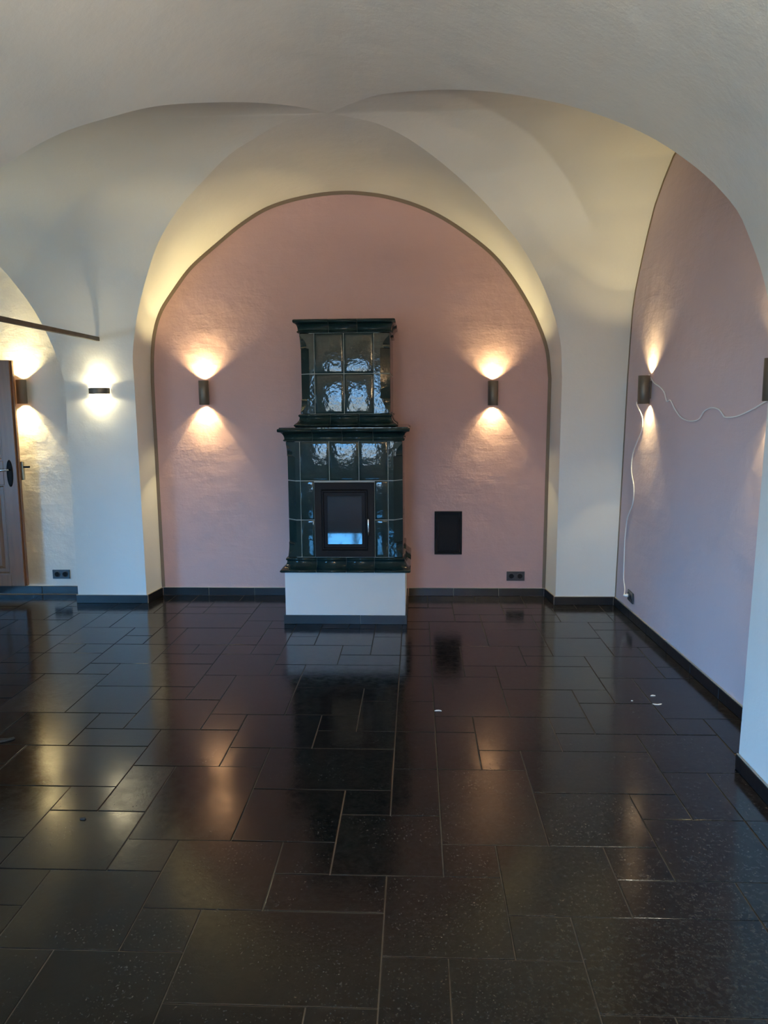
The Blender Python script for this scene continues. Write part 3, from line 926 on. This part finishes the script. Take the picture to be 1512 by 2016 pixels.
# air lever on the right side of the base
bm = bmesh.new()
tube(bm, [sp(-0.083, 5.66, 0.365), sp(-0.058, 5.66, 0.365)], 0.004, 8)
tube(bm, [sp(-0.060, 5.66, 0.349), sp(-0.060, 5.66, 0.381)], 0.006, 8)
bm_ob('air_lever', bm, M['black_steel'], stove, True)

# ------------------------------------------------------------------ wall lamps
def lamp(parent, loc, up, size, watt, col, blend, rad=0.006, name='bulb'):
    L = bpy.data.lights.new(name, 'SPOT')
    L.energy = watt
    L.color = col
    L.spot_size = R(size)
    L.spot_blend = blend
    L.shadow_soft_size = rad
    o = bpy.data.objects.new(name, L)
    o.location = loc
    o.rotation_euler = (R(180) if up else 0, 0, 0)
    link(o, parent)

RAD, HGT, OFF = 0.041, 0.196, 0.050
def sconce(loc, nrm_deg, label, pw=1.0, mat='bronze', group='cylinder wall lamps'):
    """loc: point on the wall at mid height; nrm_deg: heading of the wall normal"""
    t = empty('wall_sconce', loc, label, 'wall lamp', group)
    t.rotation_euler = (0, 0, R(nrm_deg))          # local -Y looks into the room
    bm = bmesh.new()
    h = HGT / 2
    lathe(bm, [(RAD - 0.003, -h + 0.028), (RAD - 0.003, -h + 0.002), (RAD - 0.001, -h), (RAD, -h + 0.001), (RAD, h - 0.001), (RAD - 0.001, h), (RAD - 0.003, h - 0.002), (RAD - 0.003, h - 0.028)],
          c=(0, -OFF, 0), seg=32, cap0=False, cap1=False)
    bm_ob('housing', bm, M[mat], t, True)
    box('wall_bracket', (-0.012, -OFF + RAD - 0.004, -0.06), (0.012, -0.0005, 0.06), M[mat], t, 0.002)
    for s in (1, -1):
        bm = bmesh.new()
        lathe(bm, [(0.022, 0.0), (0.022, 0.006), (0.016, 0.009)] if s > 0 else [(0.022, 0.0), (0.022, -0.006), (0.016, -0.009)], c=(0, -OFF, s * (h - 0.075)), seg=20)
        bm_ob('lamp_lens', bm, M['lens'], t, True)['label'] = 'glowing warm lens'
        lamp(t, (0, -OFF, s * (h - 0.058)), s > 0, 72, LAMP_W * pw * (0.8 if s > 0 else 1.3), LAMP_COL, 0.10)
        lamp(t, (0, -OFF, s * (h - 0.050)), s > 0, 54, BEAM_W * pw, LAMP_COL, 1.0)
        lamp(t, (0, -OFF, s * (h - 0.022)), s > 0, 112, SPILL_W * pw * (2.2 if s > 0 else 1.0), LAMP_COL, 0.5)
    return t
sconce((-1.738, BACK_Y, 1.708), 0, 'bronze cylinder wall lamp on the rose wall left of the stove', 1.85)
sconce((0.617, BACK_Y, 1.687), 0, 'bronze cylinder wall lamp on the rose wall right of the stove', 1.1)
sconce((-3.278, LBACK_Y, 1.728), 0, 'bronze cylinder wall lamp on the white wall beside the brown door', 2.0)
sconce((wall_x(5.49, 1.69), 5.49, 1.69), -91.8, 'bronze cylinder wall lamp on the mauve wall above the wall outlet with the cable', 0.88)
sconce((wall_x(3.66, 1.70), 3.66, 1.70), -90 - 1.8, 'bronze cylinder wall lamp cut off by the right edge of the picture', 0.8)

# wide half-round lamps on the piers
def half_ring(a, b_, z, n_=20):
    return [(-a * math.cos(math.pi * k / n_), -b_ * math.sin(math.pi * k / n_) - 0.002, z) for k in range(n_ + 1)]
def wide_lamp(loc, deg, label, up_w, down_w, col=PIER_COL):
    t = empty('wall_sconce', loc, label, 'wall lamp')
    t.rotation_euler = (0, 0, R(deg))
    bm = bmesh.new()
    bm_ring_loft(bm, [half_ring(0.079, 0.079, -0.024), half_ring(0.082, 0.082, -0.0235), half_ring(0.0835, 0.0835, -0.018), half_ring(0.0835, 0.0835, 0.018), half_ring(0.082, 0.082, 0.0235), half_ring(0.079, 0.079, 0.024)], False)
    bm_ob('housing', bm, M['bronze'], t, True)
    for s in (1, -1):
        bm = bmesh.new()
        bm_ring_loft(bm, [half_ring(0.078, 0.078, s * 0.020), half_ring(0.080, 0.080, s * 0.025), half_ring(0.080, 0.080, s * 0.032), half_ring(0.074, 0.074, s * 0.034)], False, False, True)
        bm_ob('lamp_lens', bm, M['lens_wide'], t)['label'] = 'glowing frosted lens'
        w = up_w if s > 0 else down_w
        for dx in (-0.045, 0.045):
            lamp(t, (dx, -0.06, s * 0.042), s > 0, 162, w * 0.22, col, 0.06, 0.012)
        lamp(t, (0, -0.06, s * 0.042), s > 0, 100, w * (0.9 if s > 0 else 0.5), col, 1.0, 0.012)
wide_lamp((-2.505, 6.0505, 1.724), 0, 'wide half-round wall lamp on the white pier below the tie rod', PIER_W * 0.9, PIER_W * 0.9)
# added unseen fill lamps of the same shape, brightening the ceiling near the camera
wide_lamp((-2.505, 2.6495, 1.74), 0, 'added half-round fill lamp on the front pier, facing the windows', FILL_LAMP_W * 1.0, 8.0, FILL_COL)
wide_lamp((1.4475, 0.4, 1.74), -90, 'added half-round fill lamp on the near right wall, outside the picture', FILL_LAMP_W * 0.78, 8.0, FILL_COL)
wide_lamp((0.95, FRONT_Y + 0.0005, 1.74), 180, 'added unseen half-round fill lamp on the window wall', FILL_LAMP_W * 2.6, 20.0, (1.0, 0.70, 0.42))

# ------------------------------------------------------------------ iron tie rod from the pier
bm = bmesh.new()
bm_box(bm, (-0.013, -1.40, -0.016), (0.013, 1.397, 0.016), 0.003)
rod = bm_ob('tie_rod', bm, M['iron'], None, False, (-2.49, 4.655, 2.125))
tag(rod, 'dark iron tie rod running from the left pier under the vault', 'tie rod')

# ------------------------------------------------------------------ power outlets
def outlet(loc, deg, label, z=None):
    t = empty('power_outlet', loc, label, 'outlet', 'double power outlets')
    t.rotation_euler = (0, 0, R(deg))
    box('cover_frame', (-0.075, -0.010, -0.0395), (0.075, -0.0005, 0.0395), M['anthracite'], t, 0.002)
    for s in (-1, 1):
        bm = bmesh.new()
        lathe(bm, [(0.0275, 0.0), (0.0275, -0.003), (0.0245, -0.0045), (0.021, -0.0042), (0.0195, 0.0)], 'Y', (0, 0, 0), 24, False, False)
        so = bm_ob('socket', bm, M['anthracite'], t, True, (s * 0.0355, -0.010, 0))
        bm = bmesh.new()
        lathe(bm, [(0.0196, -0.0008), (0.0196, -0.0012)], 'Y', (0, 0, 0), 24)
        bm_ob('socket_well', bm, M['socket_dark'], so)
        bm = bmesh.new()
        for q in (-1, 1):
            lathe(bm, [(0.0028, -0.0011), (0.0028, -0.0016)], 'Y', (q * 0.0095, 0, 0), 10)
        bm_ob('pin_hole', bm, M['firebox'], so)
    return t
outlet((0.828, BACK_Y, 0.171), 0, 'dark double outlet low on the rose wall right of the stove')
outlet((-3.065, LBACK_Y, 0.171), 0, 'dark double outlet low on the white wall beside the left pier')
outlet((wall_x(5.66, 0.17), 5.66, 0.168), -91.8, 'dark double outlet low on the mauve wall with a white cable plugged in')

# ------------------------------------------------------------------ chimney hatch
t = empty('cleaning_hatch', (0.264, BACK_Y, 0.538), 'black steel chimney cleaning hatch set in the rose wall', 'hatch')
def lframe(x0, x1, z0, z1, wdt, y0, y1, e=0.002):
    bm = bmesh.new()
    R_ = lambda k, y: [(x0 + k, y, z0 + k), (x1 - k, y, z0 + k), (x1 - k, y, z1 - k), (x0 + k, y, z1 - k)]
    bm_ring_loft(bm, [R_(0, y1), R_(0, y0 + e), R_(e, y0), R_(wdt - e, y0), R_(wdt, y0 + e), R_(wdt, y1)])
    return bm
bm_ob('hatch_frame', lframe(-0.114, 0.114, -0.182, 0.182, 0.018, -0.014, -0.0005), M['black_steel'], t)
box('hatch_door', (-0.0945, -0.011, -0.1625), (0.0945, -0.001, 0.1625), M['black_steel'], t, 0.003)
d_ = box('raised_panel', (-0.080, -0.0145, -0.150), (0.080, -0.0108, 0.150), M['black_steel'], t, 0.003)
bm = bmesh.new(); lathe(bm, [(0.008, 0), (0.008, -0.004), (0.005, -0.005)], 'Y', (-0.064, -0.0145, 0.0), 16)
bm_box(bm, (-0.076, -0.0205, -0.003), (-0.052, -0.0185, 0.003))
bm_ob('latch', bm, M['black_steel'], t)

# ------------------------------------------------------------------ white cables on the mauve wall
def cable(name, pts, label, r=0.0040):
    bm = bmesh.new()
    tube(bm, crom(pts, 6), r, 8)
    o = bm_ob(name, bm, M['cable'], None, True)
    tag(o, label, 'cable')
    return o
oc = lambda y, z, d=0.008: (wall_x(y, z) - d, y, z)
YS = 5.49
cable('loose_cable', [oc(5.46, 1.792, 0.03), oc(5.492, 1.782, 0.012), oc(5.421, 1.738), oc(5.293, 1.704), oc(5.209, 1.669), oc(5.150, 1.612), oc(5.135, 1.607), oc(5.086, 1.615), oc(4.995, 1.56), oc(4.873, 1.507), oc(4.722, 1.488), oc(4.593, 1.503),
                      oc(4.527, 1.547), oc(4.424, 1.568), oc(4.321, 1.557), oc(4.250, 1.520), oc(4.237, 1.519), oc(4.113, 1.524), oc(3.931, 1.562), oc(3.797, 1.601), oc(3.72, 1.612, 0.012), oc(3.70, 1.613, 0.03)],
      'white cable sagging along the mauve wall between the two wall lamps')
c2 = cable('loose_cable', [oc(5.52, 1.606, 0.085), oc(5.56, 1.585, 0.07), oc(5.58, 1.50, 0.022), oc(5.60, 1.419, 0.010), oc(5.70, 1.324), oc(5.79, 1.217), oc(5.80, 1.104), oc(5.717, 0.979), oc(5.72, 0.865), oc(5.83, 0.733), oc(5.862, 0.57),
                           oc(5.85, 0.376), oc(5.835, 0.258), oc(5.775, 0.196, 0.014), oc(5.715, 0.172, 0.035), oc(5.6935, 0.168, 0.045)], 'white cable hanging from a lamp down to the wall outlet')
bm = bmesh.new()
lathe(bm, [(0.013, 0.0), (0.013, 0.012), (0.009, 0.024), (0.005, 0.032)], 'X', (0, 0, 0), 16)
pl = bm_ob('plug', bm, M['cable'], c2, True, (wall_x(5.6955, 0.168) - 0.0115, 5.6955, 0.168))
pl.rotation_euler = (0, 0, R(180 - 1.8))

# ------------------------------------------------------------------ open wooden door
t = empty('door_1', (-3.30, 6.19, 0.105))
struct(t, 'brown wooden panel door standing at the left picture edge', 'door')
DW, DH, DT = 0.86, 1.875, 0.048
def dbox(nm, a, b_, mat, par=t, bev=0.0): return box(nm, a, b_, mat, par, bev)
st = 0.112
dbox('stile', (-st, 0, 0), (0.0, DT, DH), M['wood'], t, 0.003)
dbox('stile', (-DW, 0, 0), (-DW + st, DT, DH), M['wood'], t, 0.003)
for z0, z1 in ((0, 0.10), (0.86, 1.06), (DH - 0.12, DH)):
    dbox('rail', (-DW + st, 0.0005, z0), (-st, DT - 0.0005, z1), M['wood'], t, 0.003)
for z0, z1 in ((0.10, 0.86), (1.06, DH - 0.12)):
    bm = bmesh.new()
    x0, x1 = -DW + st, -st
    def rr_(k, y): return [(x0 + k, y, z0 + k), (x1 - k, y, z0 + k), (x1 - k, y, z1 - k), (x0 + k, y, z1 - k)]
    bm_ring_loft(bm, [rr_(0, 0.006), rr_(0.012, 0.006), rr_(0.02, 0.016), rr_(0.05, 0.016), rr_(0.075, 0.009)], True, False, True)
    bm_ob('door_panel', bm, M['wood'], t)
# rebate strip on the closing edge
dbox('rebate', (0.0, 0.020, 0.0), (0.012, DT, DH), M['wood'], t, 0.002)
# oval plate and lever on the near face
bm = bmesh.new()
for_ring = []
for (r_, y) in ((1.0, -0.0005), (1.0, -0.003), (0.85, -0.0055)):
    for_ring.append([(-0.058 + 0.027 * r_ * math.cos(2 * math.pi * k / 24), y, 0.955 + 0.112 * r_ * math.sin(2 * math.pi * k / 24)) for k in range(24)])
bm_ring_loft(bm, for_ring, True, False, True)
pl = bm_ob('door_plate', bm, M['black_steel'], t, True); pl['label'] = 'long oval dark door plate'
bm = bmesh.new()
tube(bm, [(-0.060, -0.004, 0.985), (-0.060, -0.045, 0.985)], 0.0085, 12)
tube(bm, [(-0.056, -0.045, 0.985), (-0.075, -0.050, 0.986), (-0.12, -0.052, 0.984), (-0.175, -0.050, 0.980)], 0.0085, 12)
bm_ob('handle', bm, M['chrome'], t, True)['label'] = 'chrome lever handle'
# rim lock on the far face
lk = dbox('rim_lock', (-0.10, DT + 0.0005, 0.895), (0.030, DT + 0.028, 1.05), M['old_brass'], t, 0.003)
bm = bmesh.new(); bm_box(bm, (-0.03, -0.009, -0.008), (0.045, 0.009, 0.008), 0.002)
bm_ob('bolt', bm, M['black_steel'], lk, False, (0.07, 0.0, 0.030))
# hinge post that carries the leaf (left of the picture)
dbox('hinge_post', (-DW - 0.08, 0.0, -0.104), (-DW - 0.003, LBACK_Y - 6.19, DH + 0.02), M['wood'], t, 0.003)
for z in (0.25, DH - 0.3):
    bm = bmesh.new(); lathe(bm, [(0.007, -0.05), (0.007, 0.05)], 'Z', (-DW, -0.005, z), 12)
    bm_ob('hinge', bm, M['old_brass'], t, True)

# ------------------------------------------------------------------ crumbs on the floor
def chip(name, loc, pts, h, mat, label, cat, group=None):
    bm = bmesh.new()
    k = len(pts)
    cxm = sum(p[0] for p in pts) / k; cym = sum(p[1] for p in pts) / k
    r0 = [(x, y, 0.0) for x, y in pts]; r1 = [(cxm + (x - cxm) * 0.93, cym + (y - cym) * 0.93, h * (0.6 + 0.4 * math.sin(3.1 * i))) for i, (x, y) in enumerate(pts)]
    bm_ring_loft(bm, [r0, r1], True, True, True)
    o = bm_ob(name, bm, mat, None, False, (loc[0], loc[1], 0.0004))
    tag(o, label, cat, group)
def blob(l, w, n_=9, seed=0, bend=0.0):
    r_ = random.Random(seed)
    out = []
    for k in range(n_):
        a = 2 * math.pi * k / n_
        q = 1 + r_.uniform(-0.25, 0.25)
        x, y = l * math.cos(a) * q, w * math.sin(a) * q
        out.append((x, y + bend * x * x / l))
    return out
G = 'white crumbs on the dark floor'
chip('plaster_crumb', (1.30, 4.105), blob(0.016, 0.007, 9, 1, -0.4), 0.004, M['flake'], 'white plaster crumb near the right skirting, farther of the two', 'crumb', G)
chip('plaster_crumb', (1.285, 3.975), blob(0.022, 0.006, 9, 2, 0.3), 0.004, M['flake'], 'long white plaster crumb near the right skirting, nearer one', 'crumb', G)
chip('plaster_crumb', (1.165, 4.025), blob(0.006, 0.005, 7, 3), 0.003, M['flake'], 'tiny white crumb left of the two crumbs by the right skirting', 'crumb', G)
chip('plaster_crumb', (0.112, 3.868), blob(0.022, 0.007, 9, 4, -0.3), 0.003, M['flake'], 'white plaster crumb on the floor right in front of the stove', 'crumb', G)
chip('plaster_crumb', (-1.05, 1.715), blob(0.012, 0.022, 9, 5, 0.2), 0.003, M['flake'], 'white plaster crumb on the floor in the near left corner', 'crumb', G)
chip('scrap', (-2.005, 3.44), blob(0.045, 0.016, 12, 6, 0.5), 0.012, M['scrap'], 'curled black scrap lying on the floor at the left edge', 'scrap')
chip('scrap', (-1.305, 2.755), blob(0.014, 0.010, 8, 7), 0.006, M['scrap'], 'small black bit on the floor before the left lamp reflection', 'scrap')
